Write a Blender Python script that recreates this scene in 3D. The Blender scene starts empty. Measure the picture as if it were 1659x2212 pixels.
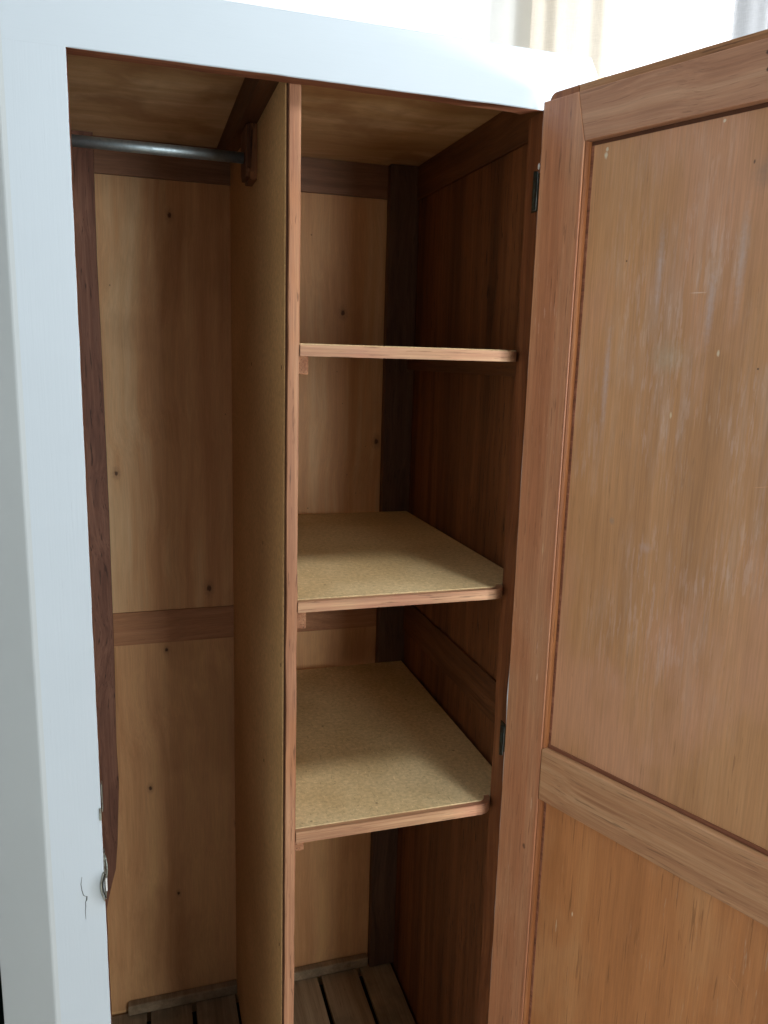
import bpy, bmesh, math, random
from mathutils import Vector, Matrix, noise
random.seed(7)
scene = bpy.context.scene
C = scene.collection
Z0 = 1.86                      # height of the opening's top edge above the room floor

# ------------------------------------------------------------------ camera
cam_d = bpy.data.cameras.new('camera'); cam = bpy.data.objects.new('camera', cam_d); C.objects.link(cam)
cam_d.sensor_fit = 'VERTICAL'; cam_d.sensor_height = 36.0; cam_d.lens = 1699.1/2212*36
cam_d.clip_start = 0.02; cam_d.clip_end = 100
yaw, pit, rol = map(math.radians, (17.4676, 11.1006, 1.5762))
F = Vector((math.sin(yaw)*math.cos(pit), math.cos(yaw)*math.cos(pit), -math.sin(pit)))
Rt = Vector((math.cos(yaw), -math.sin(yaw), 0)); U = Rt.cross(F)
R2 = Rt*math.cos(rol)+U*math.sin(rol); U2 = -Rt*math.sin(rol)+U*math.cos(rol)
M = Matrix((R2, U2, -F)).transposed().to_4x4(); M.translation = (0.0612, -0.9745, -0.314+Z0)
cam.matrix_world = M
scene.camera = cam

# ------------------------------------------------------------------ world, lamps, exposure
W = bpy.data.worlds.new('World'); scene.world = W; W.use_nodes = True
bg = W.node_tree.nodes['Background']; bg.inputs[0].default_value = (0.93, 0.97, 1.0, 1); bg.inputs[1].default_value = 0.29
def area(name, loc, target, sx, sy, power, col):
    d = bpy.data.lights.new(name, 'AREA'); d.shape = 'RECTANGLE'; d.size = sx; d.size_y = sy; d.energy = power; d.color = col
    o = bpy.data.objects.new(name, d); C.objects.link(o); o.location = loc
    o.rotation_euler = (Vector(target)-Vector(loc)).to_track_quat('-Z', 'Y').to_euler(); return o
area('window_light_behind_viewer', (1.20, -2.8, 1.35), (0.25, 0.3, 1.3), 0.70, 1.3, 45, (0.93, 0.97, 1.0))
area('window_light_right', (2.25, -0.75, 1.05), (0.56, 0.0, 1.15), 0.7, 1.1, 170, (0.96, 0.98, 1.0))
area('ceiling_bounce_fill', (0.84, -0.75, 2.72), (0.42, 0.1, 1.2), 0.25, 0.25, 15.5, (0.95, 0.98, 1.0))  # added fill standing in for ceiling bounce, placed to shape the shelf shading
scene.view_settings.view_transform = 'Standard'; scene.view_settings.look = 'None'
scene.view_settings.exposure = 0.0; scene.view_settings.gamma = 1.0
scene.cycles.blur_glossy = 0.3; scene.cycles.max_bounces = 8; scene.cycles.diffuse_bounces = 5

# ------------------------------------------------------------------ material helpers
class NT:
    def __init__(s, name):
        s.m = bpy.data.materials.new(name); s.m.use_nodes = True
        s.t = s.m.node_tree; s.b = s.t.nodes['Principled BSDF']; s.out = s.t.nodes['Material Output']
    def n(s, typ, **kw):
        x = s.t.nodes.new(typ)
        for k, v in kw.items():
            if k == 'op': x.operation = v
            elif hasattr(x, k): setattr(x, k, v)
        return x
    def l(s, a, b): s.t.links.new(a, b)
    def val(s, inp, v):
        if hasattr(v, 'is_output') or isinstance(v, bpy.types.NodeSocket): s.l(v, inp)
        else: inp.default_value = v
    def math(s, op, a, b=0.0, c=None, clamp=False):
        x = s.n('ShaderNodeMath', op=op); x.use_clamp = clamp; s.val(x.inputs[0], a); s.val(x.inputs[1], b)
        if c is not None: s.val(x.inputs[2], c)
        return x.outputs[0]
    def vmath(s, op, a, b=None):
        x = s.n('ShaderNodeVectorMath', op=op); s.val(x.inputs[0], a)
        if b is not None: s.val(x.inputs[1], b)
        return x.outputs['Value'] if op in ('LENGTH', 'DOT_PRODUCT', 'DISTANCE') else x.outputs[0]
    def coords(s, shift=True):
        tc = s.n('ShaderNodeTexCoord').outputs['Object']
        if not shift: return tc, tc
        oi = s.n('ShaderNodeObjectInfo').outputs['Random']
        k = s.n('ShaderNodeCombineXYZ')
        for i, f in enumerate((7.3, 5.1, 9.7)): s.l(s.math('MULTIPLY', oi, f), k.inputs[i])
        return tc, s.vmath('ADD', tc, k.outputs[0])
    def noise(s, v, scale, detail=3, rough=.55, dist=0):
        m = s.vmath('MULTIPLY', v, tuple(scale))
        x = s.n('ShaderNodeTexNoise'); s.l(m, x.inputs['Vector']); x.inputs['Scale'].default_value = 1
        x.inputs['Detail'].default_value = detail; x.inputs['Roughness'].default_value = rough; x.inputs['Distortion'].default_value = dist
        return x.outputs['Fac']
    def rng(s, v, a, b, c=0.0, d=1.0, smooth=True):
        x = s.n('ShaderNodeMapRange'); x.interpolation_type = 'SMOOTHSTEP' if smooth else 'LINEAR'
        s.val(x.inputs['Value'], v)
        for i, q in zip((1, 2, 3, 4), (a, b, c, d)): x.inputs[i].default_value = q
        return x.outputs[0]
    def mix(s, f, a, b, typ='MIX'):
        x = s.n('ShaderNodeMix'); x.data_type = 'RGBA'; x.blend_type = typ
        s.val(x.inputs[0], f)
        for i, q in ((6, a), (7, b)):
            if isinstance(q, tuple): x.inputs[i].default_value = (*q[:3], 1)
            else: s.l(q, x.inputs[i])
        return x.outputs[2]
    def scale_col(s, col, f):
        k = s.n('ShaderNodeCombineXYZ'); [s.val(k.inputs[i], f) for i in range(3)]
        return s.mix(1.0, col, k.outputs[0], 'MULTIPLY')
    def bump(s, h, strength, dist=.001):
        x = s.n('ShaderNodeBump'); s.l(h, x.inputs['Height']); x.inputs['Strength'].default_value = strength
        x.inputs['Distance'].default_value = dist; s.l(x.outputs[0], s.b.inputs['Normal'])
    def spot(s, tc, col, c, r, rgb, st, soft=.5, wob=.0, nz=None):
        d = s.vmath('SUBTRACT', tc, tuple(c)); d = s.vmath('MULTIPLY', d, tuple(1/q for q in r))
        L = s.vmath('LENGTH', d)
        if wob and nz is not None: L = s.math('MULTIPLY_ADD', s.math('SUBTRACT', nz, .5), wob, L)
        f = s.rng(L, 1-soft, 1+soft*.3, st, 0)
        return s.mix(f, col, rgb)

def axis3(ax, along, across):
    v = [across]*3; v[ax] = along; return v

def warm(c): return (min(.8, c[0]*1.08), c[1]*1.0, c[2]*.80)

def wood(name, ax, dark, mid, light, rough=.5, band=(28, .9), fibre=.22, pores=.35, pore_thr=.66, spots=(), blot=None, flecks=None,
         bump=.25, figure=0.0, spec=.35, region=None, painted_sheen=None, coat=0, scratches=0, pore_sc=(22, 420)):
    dark, mid, light = [warm(q) for q in (dark, mid, light)]
    if blot: blot = (warm(blot[0]), blot[1])
    s = NT(name); tc, v = s.coords()
    if figure:      # wavy, slanting figure
        w = s.noise(v, (3, 3, 3), 2)
        k = s.n('ShaderNodeCombineXYZ'); ww = s.math('MULTIPLY', s.math('SUBTRACT', w, .5), figure)
        for i in range(3):
            if i != ax: s.l(ww, k.inputs[i])
        v = s.vmath('ADD', v, k.outputs[0])
    b1 = s.noise(v, axis3(ax, band[1], band[0]), 4, .6, .3)
    b2 = s.noise(v, axis3(ax, 2.2, band[0]*5), 3, .6)
    f = s.math('ADD', s.math('MULTIPLY', b1, .7), s.math('MULTIPLY', b2, .3))
    r = s.n('ShaderNodeValToRGB'); s.l(f, r.inputs[0]); e = r.color_ramp.elements
    e[0].position = .36; e[0].color = (*dark, 1); e[1].position = .64; e[1].color = (*light, 1)
    m = e.new(.5); m.color = (*mid, 1)
    col = r.outputs[0]
    nz = s.noise(tc, (260, 260, 200), 3)
    if blot:
        bl = s.noise(v, (6, 6, 3.2), 4, .6); col = s.mix(s.rng(bl, .48, .68, 0, blot[1]), col, blot[0])
    fb = s.noise(v, axis3(ax, 14, 520), 4, .7)
    col = s.scale_col(col, s.rng(fb, .3, .7, 1-fibre, 1+fibre, False))
    pn = s.noise(v, axis3(ax, *pore_sc), 3, .6)
    pf = s.rng(pn, pore_thr, pore_thr+.07, 0, pores)
    col = s.mix(pf, col, tuple(q*.28 for q in dark))
    if flecks:
        fn = s.noise(v, axis3(ax, flecks[2], flecks[3]), 4, .7)
        rgn = s.rng(s.noise(tc, (4, 4, 3.0), 2), .45, .62)
        if region:
            q = s.vmath('LENGTH', s.vmath('MULTIPLY', s.vmath('SUBTRACT', tc, tuple(region[0])), tuple(1/k for k in region[1])))
            rgn = s.math('MULTIPLY', s.rng(q, .35, 1.15, 1, 0), s.rng(s.noise(tc, (13, 13, 7), 3), .38, .6))
        if painted_sheen:
            col = s.mix(s.math('MULTIPLY', s.rng(s.noise(v, (90, 90, 7), 4, .6), .42, .66, 0, painted_sheen[1]), rgn), col, painted_sheen[0])  # pale sheen mixed into the base colour inside the region
        ff = s.math('MULTIPLY', s.rng(fn, flecks[4], flecks[4]+.1, 0, flecks[1]), rgn)
        col = s.mix(ff, col, flecks[0])
    if scratches:
        for i in range(scratches):
            rn = random.Random(i*13+5); ang = rn.uniform(-.9, .9)
            vv = s.vmath('MULTIPLY', v, (1, 1, 1))
            d = [math.cos(ang)*1.0, 0, math.sin(ang)]
            n_ = [-math.sin(ang), 0, math.cos(ang)]
            a = s.vmath('DOT_PRODUCT', vv, tuple(d)); b = s.vmath('DOT_PRODUCT', vv, tuple(n_))
            k = s.n('ShaderNodeCombineXYZ'); s.l(s.math('MULTIPLY', a, 9), k.inputs[0]); s.l(s.math('MULTIPLY', b, 260), k.inputs[1])
            x = s.n('ShaderNodeTexNoise'); s.l(k.outputs[0], x.inputs['Vector']); x.inputs['Scale'].default_value = 1; x.inputs['Detail'].default_value = 2
            col = s.mix(s.rng(x.outputs['Fac'], .76, .8, 0, .4), col, tuple(min(1, q*1.9+.05) for q in mid))
    for sp in spots:
        col = s.spot(tc, col, *sp[:2], sp[2], sp[3], *(sp[4:] if len(sp) > 4 else ()), wob=.9, nz=nz)
    s.l(col, s.b.inputs['Base Color'])
    s.l(s.rng(fb, .3, .7, rough-.06, rough+.1, False), s.b.inputs['Roughness'])
    s.b.inputs['Specular IOR Level'].default_value = spec
    s.b.inputs['Coat Weight'].default_value = coat; s.b.inputs['Coat Roughness'].default_value = .22
    hh = s.math('SUBTRACT', s.math('MULTIPLY', fb, .6), s.math('MULTIPLY', pf, 1.2))
    s.bump(hh, bump, .0006)
    return s.m

def paint(name, col, rough=.42, grain_ax=2, spots=()):
    s = NT(name); tc, v = s.coords()
    g = s.noise(v, axis3(grain_ax, 9, 260), 4, .7); g2 = s.noise(v, axis3(grain_ax, 25, 600), 2, .6); br = s.noise(v, (5, 5, 5), 3)
    c = s.mix(s.rng(br, .35, .65, 0, 1), tuple(q*.975 for q in col), col)
    pr = s.rng(g2, .69, .75, 0, .10)
    c = s.mix(pr, c, tuple(q*.6 for q in col))
    for sp in spots: c = s.spot(tc, c, *sp)
    s.l(c, s.b.inputs['Base Color']); s.b.inputs['Roughness'].default_value = rough; s.b.inputs['Specular IOR Level'].default_value = .4
    s.bump(s.math('SUBTRACT', g, s.math('MULTIPLY', pr, 3)), .28, .0006)
    return s.m

def fibreboard(name, dark, light, speck=.35, rough=.7, big=(2.2, 2.2, 2.2), ax=None):
    s = NT(name); tc, v = s.coords()
    a = s.noise(v, (150, 150, 150), 4, .7); b = s.noise(v, big, 3, .5)
    c = s.mix(s.rng(b, .3, .7), dark, light)
    c = s.scale_col(c, s.rng(a, .3, .7, .80, 1.20, False))
    # short fibres in three directions
    for i, sc in enumerate(((420, 70, 300), (80, 420, 300), (300, 240, 80))):
        f = s.noise(s.vmath('ADD', v, (i*3.1, i*1.7, i*2.3)), sc, 2, .6)
        c = s.mix(s.rng(f, .66, .74, 0, speck), c, tuple(min(1, q*1.55) for q in light))
        c = s.mix(s.rng(f, .34, .27, 0, speck), c, tuple(q*.4 for q in dark))
    d = s.n('ShaderNodeTexVoronoi'); s.l(v, d.inputs['Vector']); d.inputs['Scale'].default_value = 42
    rr = s.n('ShaderNodeTexWhiteNoise'); s.l(d.outputs['Color'], rr.inputs['Vector'])
    dk = s.math('MULTIPLY', s.rng(d.outputs['Distance'], .05, .12, 1, 0), s.rng(rr.outputs['Value'], .86, .9))
    c = s.mix(s.math('MULTIPLY', dk, .7), c, tuple(q*.25 for q in dark))
    s.l(c, s.b.inputs['Base Color']); s.b.inputs['Roughness'].default_value = rough; s.b.inputs['Specular IOR Level'].default_value = .2
    s.bump(a, .3, .0006); return s.m

def metal(name, col, rough, rust=None):
    s = NT(name); tc, v = s.coords()
    n = s.noise(v, (140, 140, 140), 4, .6)
    c = s.mix(s.rng(n, .45, .65, 0, .8), col, rust or tuple(q*.5 for q in col))
    s.l(c, s.b.inputs['Base Color']); s.b.inputs['Metallic'].default_value = .9
    s.l(s.rng(n, .3, .7, rough-.08, rough+.12, False), s.b.inputs['Roughness']); return s.m

def plain(name, col, rough=.6, nscale=20, var=.15, spec=.3):
    s = NT(name); tc, v = s.coords(); n = s.noise(v, (nscale,)*3, 4, .6)
    s.l(s.scale_col(s.mix(0, col, col), s.rng(n, .3, .7, 1-var, 1+var, False)), s.b.inputs['Base Color'])
    s.b.inputs['Roughness'].default_value = rough; s.b.inputs['Specular IOR Level'].default_value = spec; s.bump(n, .1); return s.m

# spots: (centre, radii, colour, strength, soft)
K = (.075, .028, .011)
def knot(x, z, r=.0035, ry=None, st=.95): return ((x, .626, z+Z0), (r, .03, ry or r*1.1), K, st, .5)
def halo(x, z, r=.016): return ((x, .626, z+Z0), (r*.6, .03, r), (.20, .10, .045), .45, .9)
kn = []
for x, z, r in [(.1286, -.064, .004), (.0182, -.1957, .0025), (.0167, -.5492, .0038), (.1902, -.7921, .0055), (.399, -.08, .0028),
                (.4655, -.2271, .0045), (.5432, -.4897, .0048), (.2274, -.4335, .0025), (.3962, -.6296, .0025), (.455, -.345, .0018), (.468, -.41, .0018), (.50, -.60, .0018), (.52, -.50, .002), (.48,-.56,.002)]:
    if r > .0035: kn.append(halo(x, z, r*4))
    kn.append(knot(x, z, r*(.95 if r > .0035 else .6), r*(1.35 if r > .0035 else .8), .9 if r > .0035 else .6))
kn2 = []
for x, z, r in [(.102, -.9188, .0035), (.061, -1.226, .004), (.1133, -1.488, .0035), (.2412, -1.3371, .0035)]:
    kn2 += [halo(x, z, r*3.5), knot(x, z, r*.95, r*1.35)]
ply_args = dict(ax=2, dark=(.45, .235, .12), mid=(.58, .345, .195), light=(.68, .51, .345), rough=.52, band=(9, .45), fibre=.10, pores=.25, pore_thr=.70, blot=((.32, .16, .075), .35), bump=.12, figure=.05, spec=.3)
MAT = {}
MAT['ply_back'] = wood('pale_plywood_back', spots=kn, **ply_args)
MAT['ply_back_low'] = wood('pale_plywood_back_lower', spots=kn2, **{**ply_args, 'light': (.64, .41, .225)})
MAT['ply_top'] = wood('pale_plywood_ceiling', 0, (.42, .27, .16), (.56, .40, .26), (.72, .58, .44), .6, (7, 1.2), .12, .2, .70, blot=((.33, .19, .105), .7), bump=.12, figure=.15)
MAT['rail_v'] = wood('brown_rail_vertical', 2, (.060, .032, .022), (.095, .052, .036), (.135, .080, .055), .55, (40, 1.4), .18, .5, .62, figure=.06)
MAT['post_l'] = wood('mauve_brown_post', 2, (.12, .055, .042), (.19, .092, .070), (.25, .13, .10), .6, (55, 4.5), .2, .75, .60, figure=.10, pore_sc=(14, 260))
MAT['rail_h'] = wood('brown_rail_horizontal', 0, (.28, .13, .07), (.38, .19, .105), (.46, .25, .15), .55, (30, 1.4), .16, .4, .66, figure=.05)
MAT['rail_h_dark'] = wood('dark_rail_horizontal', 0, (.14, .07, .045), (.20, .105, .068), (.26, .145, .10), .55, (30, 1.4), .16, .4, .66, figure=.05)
MAT['side_v'] = wood('dark_reddish_side_veneer', 2, (.05, .018, .008), (.13, .052, .024), (.21, .09, .043), .5, (16, .5), .2, .85, .585, figure=.03, pore_sc=(16, 330))
MAT['side_y'] = wood('dark_brown_side_rail', 1, (.06, .024, .012), (.10, .042, .02), (.15, .068, .034), .55, (45, 2.0), .2, .6, .62, figure=.05)
MAT['reveal'] = wood('reddish_bare_stile', 2, (.085, .028, .012), (.14, .050, .022), (.21, .085, .040), .5, (50, 2.5), .2, .7, .62, figure=.05)
MAT['lip'] = wood('pinkish_lipping', 2, (.24, .11, .070), (.33, .170, .112), (.43, .25, .17), .55, (60, 2.2), .18, .6, .60, blot=((.40, .17, .07), .5), spec=.3)
MAT['lip_h'] = wood('tan_shelf_lipping', 0, (.27, .135, .088), (.37, .215, .142), (.48, .315, .215), .5, (60, 3), .18, .55, .60, blot=((.36, .15, .12), .45), spec=.35)
MAT['divider'] = fibreboard('brown_hardboard_divider', (.52, .30, .125), (.68, .44, .20), .28, .55)
MAT['board'] = fibreboard('tan_fibreboard_shelf', (.52, .375, .185), (.67, .52, .29), .48, .7, (5, 5, 5))
MAT['slat'] = wood('dusty_floor_slats', 1, (.21, .16, .115), (.30, .235, .18), (.38, .31, .24), .75, (30, 2), .15, .5, .64, blot=((.12, .10, .08), .6), spec=.15)
MAT['cleat'] = wood('rough_reddish_cleat', 1, (.26, .11, .065), (.36, .18, .11), (.45, .25, .16), .65, (80, 30), .25, .7, .58)
MAT['paint_v'] = paint('pale_blue_white_paint', (.55, .63, .685), .4, 2,
    spots=[((-.002, 0, -1.003+Z0), (.017, .02, .025), (.20, .235, .25), .8, .8), ((-.012, 0, -1.012+Z0), (.022, .02, .034), (.55, .60, .61), .4, .9)])
MAT['paint_h'] = paint('pale_blue_white_paint_header', (.55, .63, .685), .4, 0)
MAT['paint_cant'] = paint('pale_grey_white_paint_corner', (.55, .605, .62), .45, 2)
MAT['soffit'] = wood('bare_header_underside', 0, (.11, .04, .022), (.18, .07, .042), (.26, .12, .08), .6, (60, 3), .2, .6, .62)
MAT['rod'] = metal('dull_steel_rod', (.42, .51, .54), .46, (.34, .42, .45))
MAT['brass'] = metal('blackened_hinge_steel', (.045, .05, .038), .62, (.05, .035, .02))
MAT['plate'] = metal('worn_grey_plate', (.38, .42, .38), .42, (.14, .13, .11))
MAT['dark'] = plain('dark_void_board', (.012, .016, .015), .8)
MAT['glue'] = plain('dark_glue_line', (.085, .032, .014), .7)
MAT['crack'] = plain('crack_in_paint', (.08, .085, .085), .8)
MAT['chip'] = plain('white_paint_blob', (.75, .76, .74), .5)
# door woods: local coordinates, x along the door's width, z up
dsp = [((.0903, 0, -.072+Z0), (.0028, .03, .0045), (.66, .60, .45), .9, .4), ((.0915, 0, -.0655+Z0), (.0022, .03, .003), (.66, .60, .45), .8, .4),
       ((.196, 0, -.305+Z0), (.026, .03, .022), (.46, .43, .33), .35, .9),
       ((.285, 0, -.120+Z0), (.016, .03, .018), (.25, .17, .12), .55, .9), ((.272, 0, -.108+Z0), (.0013, .03, .0025), (.06, .03, .02), .8, .5),
       ((.1305, 0, -.195+Z0), (.0012, .03, .0014), (.03, .015, .01), .9, .5), ((.30, 0, -.315+Z0), (.0014, .03, .0014), (.03, .015, .01), .9, .5),
       ((.225, 0, -.235+Z0), (.011, .03, .0008), (.70, .52, .40), .8, .6), ((.255, 0, -.300+Z0), (.002, .03, .004), (.7, .62, .45), .7, .5),
       ((.235, 0, -.062+Z0), (.0018, .03, .0022), (.72, .66, .52), .85, .5), ((.206, 0, -.37+Z0), (.0016, .03, .005), (.70, .60, .40), .7, .5),
       ((.115, 0, -.33+Z0), (.005, .03, .07), (.50, .46, .50), .42, .95), ((.175, 0, -.21+Z0), (.005, .03, .06), (.50, .47, .50), .32, .95),
       ((.24, 0, -.25+Z0), (.006, .03, .05), (.52, .50, .54), .38, .95), ((.27, 0, -.20+Z0), (.006, .03, .06), (.52, .50, .52), .34, .95),
       ((.14, 0, -.505+Z0), (.0045, .03, .0055), (.30, .22, .16), .5, .6), ((.19, 0, -.53+Z0), (.011, .03, .007), (.50, .36, .32), .5, .9),
       ((.36, 0, -1.20+Z0), (.05, .03, .06), (.40, .31, .22), .35, .9), ((.105, 0, -1.10+Z0), (.0009, .03, .012), (.62, .50, .35), .7, .5),
       ((.13, 0, -1.065+Z0), (.0012, .03, .004), (.75, .62, .45), .8, .5)]
MAT['dpanel'] = wood('worn_door_panel', 2, (.34, .180, .088), (.415, .225, .115), (.49, .280, .155), .45, (14, 1.3), .15, .3, .65, spots=dsp, blot=((.50, .275, .19), .8), painted_sheen=((.56, .42, .33), .30),  # hazy window sheen on the worn upper panel is painted into its colour
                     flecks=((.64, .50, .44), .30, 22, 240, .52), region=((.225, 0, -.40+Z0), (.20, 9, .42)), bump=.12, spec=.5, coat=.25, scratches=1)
MAT['dpanel_low'] = wood('amber_lower_door_panel', 2, (.35, .150, .060), (.425, .19, .08), (.485, .24, .11), .45, (12, 1.2), .14, .45, .61, spots=dsp[-3:], blot=((.46, .27, .15), .5),
                     flecks=((.55, .45, .34), .35, 12, 160, .62), bump=.25, spec=.45, scratches=2, pore_sc=(12, 300))
sts = [((.05, 0, -.74+Z0), (.0012, .03, .006), (.70, .45, .3), .8, .5), ((.045, 0, -.56+Z0), (.0011, .03, .009), (.55, .36, .2), .8, .5), ((.055, 0, -.93+Z0), (.001, .03, .012), (.6, .4, .26), .7, .5),
       ((.047, 0, -1.00+Z0), (.003, .03, .0045), (.10, .04, .02), .8, .5)]
MAT['dstile'] = wood('reddish_door_stile', 2, (.28, .110, .058), (.37, .165, .095), (.44, .235, .15), .42, (26, .8), .18, .45, .62, spots=sts, blot=((.40, .24, .16), .45),
                     flecks=((.66, .46, .36), .4, 40, 380, .60), bump=.12, spec=.5, coat=.5)
MAT['drail'] = wood('greyish_brown_door_rail', 0, (.28, .14, .095), (.37, .205, .145), (.44, .275, .205), .42, (34, 1.2), .13, .32, .60, bump=.25, spec=.45, figure=.05, pore_sc=(14, 330),
                    spots=[((.279, 0, -.010+Z0), (.0022, .03, .0026), (.04, .015, .008), .9, .5), ((.281, 0, -.026+Z0), (.0022, .03, .0026), (.04, .015, .008), .9, .5)])
MAT['drail_mid'] = wood('brown_door_mid_rail', 0, (.29, .14, .08), (.385, .215, .13), (.46, .295, .195), .42, (60, 1.2), .13, .42, .60, bump=.25, spec=.45, figure=.05, pore_sc=(14, 330))
MAT['dlip'] = wood('varnished_door_edge', 0, (.22, .11, .055), (.32, .18, .10), (.40, .25, .16), .4, (60, 3), .15, .5, .6)
MAT['mould'] = wood('orange_brown_door_moulding', 2, (.15, .055, .022), (.22, .085, .034), (.29, .125, .052), .4, (80, 3), .15, .5, .62)

# ------------------------------------------------------------------ mesh helpers
def link(name, bm, mats, parent=None, smooth=False, world=False):
    me = bpy.data.meshes.new(name); bmesh.ops.recalc_face_normals(bm, faces=bm.faces); bm.to_mesh(me); bm.free()
    for m in (mats if isinstance(mats, (list, tuple)) else [mats]): me.materials.append(m)
    if smooth:
        for p in me.polygons: p.use_smooth = True
    o = bpy.data.objects.new(name, me); C.objects.link(o)
    if parent: o.parent = parent
    return o
def bmbox(bm, x0, x1, y0, y1, z0, z1, bev=.0008, seg=2, wob=0, cut=0):
    r = bmesh.ops.create_cube(bm, size=1)
    vs = r['verts']
    for v in vs: v.co = Vector(((x0+x1)/2+v.co.x*(x1-x0), (y0+y1)/2+v.co.y*(y1-y0), (z0+z1)/2+v.co.z*(z1-z0)))
    if bev:
        es = list({e for v in vs for e in v.link_edges})
        bmesh.ops.bevel(bm, geom=es, offset=bev, segments=seg, affect='EDGES', profile=.5)
    return bm
def box(name, x0, x1, y0, y1, z0, z1, mat, parent=None, bev=.0008, wob=0, z_abs=False):
    bm = bmesh.new()
    if not z_abs: z0 += Z0; z1 += Z0
    bmbox(bm, x0, x1, y0, y1, z0, z1, bev)
    if wob: wobble(bm, wob)
    return link(name, bm, mat, parent)
def wobble(bm, amp, axes=(1, 1, 1), step=.04, sc=14):
    """cut long pieces along their length and let the surfaces wander a little, as sawn timber does"""
    co = [v.co for v in bm.verts]
    for ax in range(3):
        lo = min(c[ax] for c in co); hi = max(c[ax] for c in co); n = int((hi-lo)/step)
        if n < 3 or n > 80: continue
        for i in range(1, n):
            p = [0, 0, 0]; p[ax] = lo+(hi-lo)*i/n; nn = [0, 0, 0]; nn[ax] = 1
            bmesh.ops.bisect_plane(bm, geom=bm.verts[:]+bm.edges[:]+bm.faces[:], plane_co=p, plane_no=nn)
    s = random.random()*50
    for v in bm.verts:
        d = noise.noise_vector(v.co*sc+Vector((s, s, s)))
        v.co += Vector((d.x*axes[0], d.y*axes[1], d.z*axes[2]))*amp
def prism(name, pts, axis, a, b, mat, parent=None, bev=0, smooth=False, wob=0):
    """pts: 2-D outline in the plane across `axis`, extruded from a to b"""
    bm = bmesh.new()
    def P(u, v, w):
        return {0: (w, u, v), 1: (u, w, v), 2: (u, v, w)}[axis]
    A = [bm.verts.new(P(u, v, a)) for u, v in pts]; B = [bm.verts.new(P(u, v, b)) for u, v in pts]
    n = len(pts); bm.faces.new(A); bm.faces.new(B[::-1])
    for i in range(n): bm.faces.new((A[i], B[i], B[(i+1) % n], A[(i+1) % n]))
    if bev: bmesh.ops.bevel(bm, geom=bm.edges[:], offset=bev, segments=2, affect='EDGES', profile=.5)
    if wob: wobble(bm, wob)
    o = link(name, bm, mat, parent)
    if smooth:
        for p in o.data.polygons: p.use_smooth = len(p.vertices) == 4
    return o
def tube(name, path, r, mat, parent=None, seg=20, smooth=True):
    bm = bmesh.new(); rings = []
    for i, p in enumerate(path):
        p = Vector(p); d = (Vector(path[min(i+1, len(path)-1)])-Vector(path[max(i-1, 0)])).normalized()
        u = d.orthogonal().normalized(); w = d.cross(u); rr = r[i] if isinstance(r, (list, tuple)) else r
        rings.append([bm.verts.new(p+(u*math.cos(2*math.pi*k/seg)+w*math.sin(2*math.pi*k/seg))*rr) for k in range(seg)])
    for a, b in zip(rings, rings[1:]):
        for k in range(seg): bm.faces.new((a[k], a[(k+1) % seg], b[(k+1) % seg], b[k]))
    bm.faces.new(rings[0][::-1]); bm.faces.new(rings[-1])
    o = link(name, bm, mat, parent, False)
    for p in o.data.polygons: p.use_smooth = len(p.vertices) == 4 and smooth
    return o
def thing(name, label, cat, loc=(0, 0, 0), group=None):
    o = bpy.data.objects.new(name, None); C.objects.link(o); o.location = loc; o['label'] = label; o['category'] = cat
    if group: o['group'] = group
    return o
def tag(o, label=None, cat=None, kind=None, group=None):
    for k, v in (('label', label), ('category', cat), ('kind', kind), ('group', group)):
        if v: o[k] = v
    return o

# ------------------------------------------------------------------ the room
fl = box('floor', -4, 4, -4, 3, -.05, 0, plain('grey_brown_room_floor', (.42, .36, .29), .6, 8), None, 0, z_abs=True); tag(fl, kind='structure')
wm = plain('warm_white_wall_plaster', (.70, .715, .705), .8, 30, .02)
bm = bmesh.new()
YW = .75
WX0, WX1, WZ0, WZ1 = .97, 2.6, .85, 2.55           # window opening in the back wall
for a in ((-4, WX0, YW, YW+.2, 0, 3), (WX1, 4, YW, YW+.2, 0, 3), (WX0, WX1, YW, YW+.2, 0, WZ0), (WX0, WX1, YW, YW+.2, WZ1, 3), (-2.25, -2.05, -4, YW-.001, 0, 3)):
    bmbox(bm, *a, bev=0)
wall = link('wall', bm, wm); tag(wall, kind='structure')
sk = NT('bright_overcast_sky'); e = sk.n('ShaderNodeEmission'); e.inputs[0].default_value = (1, 1, 1, 1); e.inputs[1].default_value = 2.2
sk.l(e.outputs[0], sk.out.inputs[0])
sky = box('sky', -6, 12, 6, 6.05, -3, 9, sk.m, None, 0, z_abs=True); tag(sky, kind='structure')
win = thing('window', 'bright overexposed window between the two pale curtains behind the open door', 'window', (0.5*(WX0+WX1), YW, WZ0))
wf = plain('white_window_paint', (.8, .8, .79), .5)
def wpart(name, x0, x1, y0, y1, z0, z1, mat, bev=.003):
    bm = bmesh.new(); L = win.location
    bmbox(bm, x0-L.x, x1-L.x, y0-L.y, y1-L.y, z0-L.z, z1-L.z, bev); return link(name, bm, mat, win)
wpart('jamb', WX0, WX0+.04, YW+.08, YW+.14, WZ0, WZ1, wf); wpart('jamb', WX1-.04, WX1, YW+.08, YW+.14, WZ0, WZ1, wf)
wpart('window_head', WX0+.04, WX1-.04, YW+.08, YW+.14, WZ1-.04, WZ1, wf); wpart('window_sill', WX0+.04, WX1-.04, YW+.05, YW+.16, WZ0, WZ0+.035, wf)
g = NT('window_glass'); tr = g.n('ShaderNodeBsdfTransparent'); gl = g.n('ShaderNodeBsdfGlossy'); gl.inputs['Roughness'].default_value = .02
mx = g.n('ShaderNodeMixShader'); mx.inputs[0].default_value = .06; g.l(tr.outputs[0], mx.inputs[1]); g.l(gl.outputs[0], mx.inputs[2]); g.l(mx.outputs[0], g.out.inputs[0])
wpart('pane', WX0+.04, WX1-.04, YW+.105, YW+.111, WZ0+.035, WZ1-.04, g.m, 0)

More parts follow.
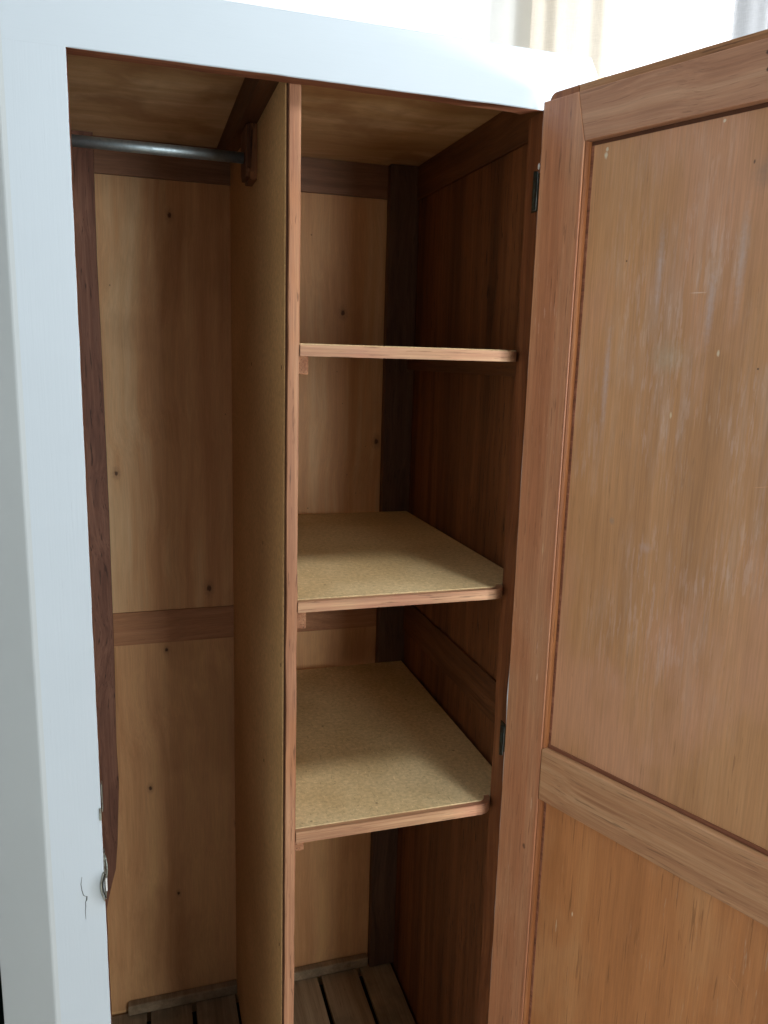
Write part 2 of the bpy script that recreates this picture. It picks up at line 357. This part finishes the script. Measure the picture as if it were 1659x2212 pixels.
def cloth_mat(name, col, transl):
    s = NT(name); tc, v = s.coords()
    n = s.noise(v, (500, 500, 60), 2); n2 = s.noise(v, (60, 60, 500), 2)
    c = s.scale_col(s.mix(0, col, col), s.rng(s.math('ADD', n, n2), .7, 1.3, .93, 1.05, False))
    s.l(c, s.b.inputs['Base Color']); s.b.inputs['Roughness'].default_value = .9; s.b.inputs['Specular IOR Level'].default_value = .1
    t = s.n('ShaderNodeBsdfTranslucent'); s.l(c, t.inputs[0]); m = s.n('ShaderNodeMixShader'); m.inputs[0].default_value = transl
    s.l(s.b.outputs[0], m.inputs[1]); s.l(t.outputs[0], m.inputs[2]); s.l(m.outputs[0], s.out.inputs[0]); return s.m
def curtain(name, x0, x1, y, z0, z1, mat, waves, amp, seed=0):
    bm = bmesh.new(); nx, nz = 160, 16; g0 = []
    rn = random.Random(seed); ph = [rn.random()*6 for _ in range(6)]
    for j in range(nz+1):
        row = []
        for i in range(nx+1):
            t = i/nx; z = (z1-z0)*j/nz
            d = amp*math.sin(2*math.pi*waves*t+ph[0]+.6*math.sin(2*math.pi*t*1.7+ph[1]))+amp*.35*math.sin(2*math.pi*waves*2.3*t+ph[2]+z*.5)
            row.append(bm.verts.new(((x1-x0)*(t-.5)+.004*math.sin(z*2+ph[3]+t*9), d, z)))
        g0.append(row)
    for j in range(nz):
        for i in range(nx): bm.faces.new((g0[j][i], g0[j][i+1], g0[j+1][i+1], g0[j+1][i]))
    bmesh.ops.solidify(bm, geom=bm.faces[:], thickness=.0015)
    o = link(name, bm, mat, None, True); o.location = ((x0+x1)/2, y, z0); return o
c1 = curtain('curtain', .868, 1.055, .665, .35, 2.7, cloth_mat('cream_linen', (.76, .72, .65), .55), 1.6, .007, 3)
tag(c1, 'cream linen curtain hanging at the left side of the bright window, above the wardrobe', 'curtain', group='curtains at the window')
c2 = curtain('curtain', 1.375, 2.0, .655, .35, 2.7, cloth_mat('pale_grey_linen', (.55, .56, .575), .35), 6, .018, 8)
tag(c2, 'pale grey curtain at the right side of the window, above the open door', 'curtain', group='curtains at the window')
c3 = curtain('hanging_cloth', -.75, -.185, .42, .05, 1.05, cloth_mat('dark_green_cloth', (.010, .022, .018), 0), 9, .012, 5)
tag(c3, 'dark green cloth hanging in the gap left of the white wardrobe', 'cloth')

# ------------------------------------------------------------------ the wardrobe
wd = thing('wardrobe', 'old wooden wardrobe with blue-white painted front, open panelled door, divider and three shelves', 'wardrobe')
BOT = -Z0+.06
# painted front: header with a bare, uneven underside
def header():
    bm = bmesh.new(); n = 90; prev = None; x0, x1 = -.062, .622
    for i in range(n+1):
        x = x0+(x1-x0)*i/n
        t = .0232+.0022*noise.noise(Vector((x*16, 3, 1)))+.001*noise.noise(Vector((x*60, 7, 1)))
        if x > .535: t = max(.006, t+.004*math.sin(min(1, (x-.535)/.02)*math.pi)-max(0, (x-.548))*1.1)
        zb = Z0+.0006*noise.noise(Vector((x*25, 1, 5)))
        if x < 0: zb = Z0
        sec = [(0, .0692+Z0-.0015), (.0012, .0692+Z0), (.05, .0692+Z0), (.05, .064+Z0), (max(t, .0245), .0611+Z0), (t, zb+.0015), (t-.001, zb), (.0012 if x > 0 else .0001, zb), (0, zb+.001 if x > 0 else zb+.0001)]
        if x > .548: sec[4] = (t, .0611+Z0)
        vs = [bm.verts.new((x, y, z)) for y, z in sec]
        if prev:
            for k in range(len(vs)):
                f = bm.faces.new((prev[k], prev[(k+1) % len(vs)], vs[(k+1) % len(vs)], vs[k])); f.material_index = 1 if k in (4, 5, 6) else 0
        else: bm.faces.new(vs)
        prev = vs
    bm.faces.new(prev)
    return link('header_rail', bm, [MAT['paint_h'], MAT['soffit']], wd)
header()
def stile(name, x0, x1, th, inner):
    """a front stile: painted face, bare inner reveal with an uneven back edge"""
    bm = bmesh.new(); n = 120; prev = None
    for i in range(n+1):
        z = BOT+Z0+(0-BOT)*i/n
        w = th+.0028*noise.noise(Vector((inner*3, z*11, 2)))+.0012*noise.noise(Vector((inner*3, z*47, 2)))
        e = .0005*noise.noise(Vector((z*30, inner, 9)))
        if inner > .3: e -= .0014*math.exp(-((z-Z0+.80)/.028)**2)+.0007*math.exp(-((z-Z0+.90)/.02)**2)
        xi = inner+e; s = 1 if inner < .3 else -1
        sec = [(x0 if s > 0 else x1, 0), (xi-s*.0014, 0), (xi-s*.0004, .0004), (xi, .0014), (xi, w), (x0 if s > 0 else x1, w)]
        vs = [bm.verts.new((x, y, z)) for x, y in sec]
        if prev:
            for k in range(6):
                f = bm.faces.new((prev[k], prev[(k+1) % 6], vs[(k+1) % 6], vs[k])); f.material_index = 1 if k in (3, 4) else 0
        else: bm.faces.new(vs)
        prev = vs
    bm.faces.new(prev)
    return link(name, bm, [MAT['paint_v'], MAT['reveal']], wd)
stile('front_stile', -.062, 0, .0225, 0.0)
stile('front_stile', .5668, .622, .040, .5668)
def cant(s):
    f = (lambda x: x) if s < 0 else (lambda x: .56-x)
    pts = [(-.062, 0), (-.0668, .0001), (-.0686, .0008), (-.0702, .0022), (-.0715, .0038), (-.148, .0985), (-.1495, .1015), (-.15, .105), (-.15, .64), (-.142, .64), (-.142, .11), (-.062, .0235)]
    pts = [(f(x), y) for x, y in pts]
    if s > 0: pts = pts[::-1]
    return prism('corner_post', pts, 2, BOT+Z0, .0692+Z0, MAT['paint_cant'], wd)
cant(-1); cant(1)
box('top_panel', -.138, .698, .051, .64, .0611, .067, MAT['ply_top'], wd, 0)
box('top_edge', -.062, .622, .0245, .0505, .0613, .0640, MAT['ply_top'], wd, 0)
# back: rails, panels, stile, posts
box('back_rail', -.052, .6124, .6190, .632, -.0018, .0608, MAT['rail_h_dark'], wd, .0008)
box('back_panel', -.052, .6124, .6260, .631, -.8325, -.0022, MAT['ply_back'], wd, 0)
box('back_rail', -.052, .6124, .6235, .632, -.902, -.8327, MAT['rail_h'], wd, .0012)
box('back_panel', -.052, .6124, .6260, .631, -1.80, -.9024, MAT['ply_back_low'], wd, 0)
box('back_stile', -.05, .0035, .6243, .6256, -1.756, -.905, MAT['ply_back_low'], wd, .0004)
prof = [(.0437+.02, .0), (-.145, -.0018), (-.3519, .0000), (-.6249, .0012), (-.95, -.0005), (-1.12, -.0030), (-1.20, -.0015), (-1.245, -.0035), (-1.29, -.0075), (-1.33, -.0085), (-1.3849, -.0145), (-1.4167, -.0215), (-1.45, -.030), (-1.50, -.040), (-1.56, -.047)]
P_ = [(-.051, .0605+Z0)]+[(x+.0015*noise.noise(Vector((z*40, 0, 0))), z+Z0) for z, x in prof]+[(-.051, -1.60+Z0)]
P_[1] = (0, .0605+Z0)
prism('back_post', P_, 1, .598, .6186, MAT['post_l'], wd, wob=0)
box('back_post', .5512, .6124, .5985, .6186, -1.755, .0605, MAT['rail_v'], wd, .001, wob=.0008)
# right side of the carcass
box('side_panel', .6125, .6175, .030, .632, -1.80, .0605, MAT['side_v'], wd, 0)
box('side_rail', .6075, .6122, .056, .5980, -.0045, .0605, MAT['side_y'], wd, .001, wob=.0006)
box('side_rail', .6075, .6122, .056, .5980, -.905, -.832, MAT['side_y'], wd, .001, wob=.0006)
box('side_stile', .6062, .6122, .034, .0555, -1.78, .0600, MAT['side_v'], wd, .001, wob=.0012)
box('side_panel', -.0575, -.0525, .026, .632, -1.80, .0605, MAT['side_v'], wd, 0)
# floor slats
gc = [-.0535, .043, .139, .236, .333, .430, .5265, .6225]
for a, b in zip(gc, gc[1:]):
    x0, x1 = max(a+.005, -.052), min(b-.005, .6055)
    box('floor_slat', x0+random.uniform(-.0012, .0012), x1+random.uniform(-.0012, .0012), .032, .6185, -1.772, -1.760+random.uniform(-.001, .001), MAT['slat'], wd, .001, wob=.0012)
box('floor_cleat', -.0015, .2405, .606, .6250, -1.7590, -1.7350, MAT['slat'], wd, .003, wob=.0012)
box('floor_cleat', .2565, .5505, .606, .6250, -1.7590, -1.7350, MAT['slat'], wd, .003, wob=.0012)
box('base_board', -.06, .69, .03, .638, -1.81, -1.802, MAT['dark'], wd, 0)
box('plinth', -.062, .622, .0235, .045, -Z0+.001, -1.775, MAT['soffit'], wd, .001)
# divider leaning a few millimetres to the left at its foot
def lean(o):
    for v in o.data.vertices: v.co.x -= .0040*max(0, Z0-v.co.z)/1.75
    return o
dv = lean(box('divider', .2408, .2568, .0332, .6185, -1.759, .0605, MAT['divider'], wd, .0006))
lp = lean(box('edge_lipping', .2440, .2584, .0232, .0318, -1.759, .0600, MAT['lip'], dv, .0009, wob=.0014))
lean(box('glue_line', .2424, .2568, .0300, .0331, -1.759, .0598, MAT['glue'], dv, 0))
# small dark nail heads in the divider's left face
for z, y in ((-.33, .05), (-.33, .33), (-.735, .046), (-.60, .21), (-1.18, .05), (-.96, .20)):
    bm = bmesh.new(); bmesh.ops.create_cone(bm, cap_ends=True, segments=10, radius1=.0014, radius2=.0014, depth=.0012, matrix=Matrix.Translation((.2408-.0040*(-z)/1.75, y, z+Z0)) @ Matrix.Rotation(math.pi/2, 4, 'Y') @ Matrix.Diagonal((2.0, .8, 1, 1)))
    link('nail_hole', bm, MAT['glue'], dv)
# ceiling batten along the divider
bt = [(.0250, .0605+Z0), (.0250, .0170+Z0), (.335, .0170+Z0), (.615, .0400+Z0), (.615, .0605+Z0)]
prism('ceiling_batten', bt, 0, .2165, .2406, MAT['side_y'], wd, wob=.0004)
# hanging rail and its bracket
tube('hanging_rail', [(-.0520, .296, -.0250+Z0), (.08, .296, -.0253+Z0), (.2240, .296, -.0256+Z0)], .0080, MAT['rod'], wd, 32)
br = prism('rail_bracket', [(.262, .0160+Z0), (.262, -.0500+Z0), (.272, -.060+Z0), (.322, -.060+Z0), (.334, -.048+Z0), (.334, .0165+Z0)], 0, .2300, .2407, MAT['side_v'], wd, bev=.0008)
prism('bracket_plate', [(.2665, .0150+Z0), (.2665, -.0470+Z0), (.275, -.0560+Z0), (.319, -.0560+Z0), (.3295, -.045+Z0), (.3295, .0150+Z0)], 0, .2245, .2299, MAT['side_v'], br, bev=.0008)
box('bracket_groove', .2262, .2297, .2560, .2664, -.046, .014, MAT['glue'], br, .0005)
# shelves
def rounded_lip(x0, x1, y0, y1, r=.007):
    pts = [(x0, y0)]
    for k in range(9):
        a = -math.pi/2+k/8*math.pi/2; pts.append((x1-r+r*math.cos(a), y0+r+r*math.sin(a)))
    pts += [(x1, y1), (x0, y1)]; return pts
for zt, zb, dx in ((-.3007, -.3149, .001), (-.6382, -.6529, 0), (-.9796, -.9967, -.0015)):
    off = .0040*(-zt)/1.75
    cx_, cy_ = .5440+dx*.5, .0425
    arc = lambda rr, k0, k1, n=8: [(cx_+rr*math.sin(k0+(k1-k0)*k/n), cy_-rr*math.cos(k0+(k1-k0)*k/n)) for k in range(n+1)]
    bp = [(.2575-off, cy_-.0126)]+arc(.0126, 0, math.pi/2)+[(cx_+.0126, .0432), (.6058, .0442), (.6058, .5978), (.2575-off, .5978)]
    sh = prism('shelf', bp, 2, zb+.001+Z0, zt+.0016+Z0, MAT['board'], wd)
    if zt > -.5: sh['label'] = 'top shelf, seen edge-on at eye level'
    elif zt > -.8: sh['label'] = 'middle shelf'
    else: sh['label'] = 'lowest shelf'
    lo_, li_ = arc(.0220, 0, math.pi/2), arc(.0130, 0, math.pi/2)
    prism('edge_lipping', [(.2590-off, cy_-.0220)]+lo_+[(cx_+.0220, .052), (cx_+.0130, .052)]+li_[::-1]+[(.2590-off, cy_-.0130)], 2, zb+Z0, zt+Z0, MAT['lip_h'], sh)
    cl = box('shelf_cleat', .2585-off, .2735-off, .037, .59, zb-.0285 if zt < -.5 and zt > -.9 else zb-.0235, zb+.0004, MAT['cleat'], wd, .0015, wob=.0008)
    box('shelf_cleat', .5950, .6060, .060, .59, zb-.022, zb+.0004, MAT['side_y'], wd, .001)
# lint hanging under the top shelf's lipping
# lock strike plate and catch on the left stile
box('strike_plate', .0002, .0012, .0045, .0150, -.897, -.858, MAT['plate'], wd, .0003, wob=.0012)
box('paint_flake', -.0022, .0006, -.0012, .0016, -.905, -.888, MAT['plate'], wd, .0004, wob=.0012)
ct = box('door_catch', .0003, .0016, .0035, .0165, -1.022, -.955, MAT['plate'], wd, .0003, wob=.0012)
tube('catch_spring', [(.0012, .010, -.962+Z0), (.0032, .006, -.970+Z0), (.0038, .004, -.980+Z0), (.0026, .003, -.990+Z0), (.0014, .003, -.993+Z0)], .0011, MAT['plate'], ct, 8)
arc = [(-.0005-.0036*math.sin(math.pi*k/14), -.0012-.001*math.sin(math.pi*k/14), -.979-.042*k/14+Z0) for k in range(15)]
tube('catch_loop', arc, .0010, MAT['plate'], ct, 8)
arc = [(.0012-.0034*math.sin(math.pi*k/14), -.0006, -.983-.034*k/14+Z0) for k in range(15)]
tube('catch_loop', arc, .0008, MAT['brass'], ct, 8)
box('catch_tongue', .0012, .0034, -.0005, .0040, -1.008, -.990, MAT['chip'], ct, .0006)
# crack in the paint beside the catch
cp = [(1030, 460, .5), (1018, 530, .9), (1024, 590, 1.0), (1035, 640, 1.2), (1050, 652, 1.2), (1064, 656, 1.8), (1060, 690, 2.0), (1050, 710, 1.0), (1050, 750, 1.0), (1044, 800, .8), (1045, 880, .4)]
bm = bmesh.new(); pr = None
for px, py, w in cp:
    x = -.0264+(px-1034)*.00014; z = -1.0194-(py-714)*.000148+Z0; w *= .00042
    vs = [bm.verts.new((x-w, -.0003, z)), bm.verts.new((x+w, -.0003, z)), bm.verts.new((x+w, .0004, z)), bm.verts.new((x-w, .0004, z))]
    if pr:
        for k in range(4): bm.faces.new((pr[k], pr[(k+1) % 4], vs[(k+1) % 4], vs[k]))
    else: bm.faces.new(vs)
    pr = vs
bm.faces.new(pr); link('paint_crack', bm, MAT['crack'], wd)
# hinges
for z0, z1 in ((-.1215, -.0746), (-.8860, -.8419)):
    h = box('hinge', .5655, .5680, .0012, .0175, z0, z1, MAT['brass'], wd, .0004)
    tube('hinge_knuckle', [(.5585, -.0035, z0+Z0), (.5585, -.0035, z1+Z0)], .0030, MAT['brass'], h, 14)
    for q in (.2, .5, .8):
        bm = bmesh.new(); bmesh.ops.create_cone(bm, cap_ends=True, segments=12, radius1=.0018, radius2=.0012, depth=.0012, matrix=Matrix.Translation((.5652, .0088, Z0+z0+(z1-z0)*q)) @ Matrix.Rotation(math.pi/2, 4, 'Y'))
        link('screw', bm, MAT['brass'], h)
bm = bmesh.new(); bmesh.ops.create_icosphere(bm, subdivisions=2, radius=1)
for v in bm.verts: v.co = Vector((.5660, .004, -.066+Z0))+Vector((v.co.x*.0012, v.co.y*.002, v.co.z*.0042))*(1+.4*noise.noise(v.co*2))
link('paint_blob', bm, MAT['chip'], wd)

# ------------------------------------------------------------------ the door (part of the wardrobe), open about 113 degrees
DT = -1.79
bm = bmesh.new(); bmbox(bm, -.0020, .566, .0215, .0235, DT+Z0, .0158+Z0, .0006)
door = link('door', bm, MAT['paint_v'], wd)
door.location = (.5554, -.020, 0); door.rotation_euler = (0, 0, math.radians(22.3174-90))
door['label'] = 'open panelled door, bare wood inside'
def dbox(name, *a, mat, bev=.0008, wob=0): return box(name, *a, mat, door, bev, wob)
# outer lipping behind the frame, rounded at the corner, with an open joint
r = .010; zt = .0163+Z0
pts = [(-.0022, DT+Z0)]+[(-.0022+r-r*math.cos(k/8*math.pi/2), zt-r+r*math.sin(k/8*math.pi/2)) for k in range(9)]+[(.0412, zt+.0006), (.0408, DT+Z0)]
prism('door_lipping', pts, 1, .0146, .0213, MAT['mould'], door)
prism('door_lipping', [(.0420, -.05+Z0), (.0426, zt+.0004), (.30, zt+.0002), (.565, zt), (.565, -.05+Z0)], 1, .0146, .0213, MAT['dlip'], door, wob=.0006)
dbox('door_lipping', .50, .565, .0146, .0213, DT, -.052, mat=MAT['dlip'])
# frame
TF = .0112
prism('stile', [(0, DT+Z0), (0, .0030+Z0), (.0527, .0036+Z0), (.0655, -.0534+Z0), (.0655, DT+Z0)], 1, 0, TF, MAT['dstile'], door, bev=.0009)
prism('stile', [(.500, DT+Z0), (.500, .0030+Z0), (.565, .0030+Z0), (.565, DT+Z0)], 1, 0, TF, MAT['dstile'], door, bev=.0009)
prism('rail', [(.0531, .0036+Z0), (.4996, .0030+Z0), (.4996, -.0534+Z0), (.0659, -.0534+Z0)], 1, .0003, TF, MAT['drail'], door, bev=.0007)
dbox('rail', .0659, .4996, -.0002, TF, -.9163, -.8399, mat=MAT['drail_mid'], bev=.0022)
dbox('rail', .0659, .4996, -.0002, TF, DT, DT+.08, mat=MAT['drail_mid'], bev=.001)
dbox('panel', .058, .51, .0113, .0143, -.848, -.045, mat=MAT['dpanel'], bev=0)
dbox('panel', .058, .51, .0098, .0128, DT+.01, -.910, mat=MAT['dpanel_low'], bev=0).location.y = .0015
# mouldings where stile meets panel: a bead and a dark groove
for z0, z1 in ((-.8396, -.0538), (DT+.081, -.9167)):
    prism('moulding', [(.0656, .0022), (.0668, .0020), (.0680, .0034), (.0688, .0062), (.0690, .0111), (.0656, .0111)], 2, z0+Z0, z1+Z0, MAT['mould'], door, wob=.0003)
    dbox('panel_groove', .0692, .0728, .0106, .0116, z0, z1, mat=MAT['soffit'], bev=0, wob=.0004)
    prism('moulding', [(.4994, .0111), (.495, .0111), (.4945, .0062), (.496, .003), (.4994, .002)], 2, z0+Z0, z1+Z0, MAT['mould'], door)
dbox('panel_groove', .0700, .4940, .0104, .0116, -.0580, -.0536, mat=MAT['glue'], bev=0, wob=.0003)
dbox('panel_groove', .0700, .4940, .0098, .0116, -.8396, -.8345, mat=MAT['soffit'], bev=0, wob=.0004)
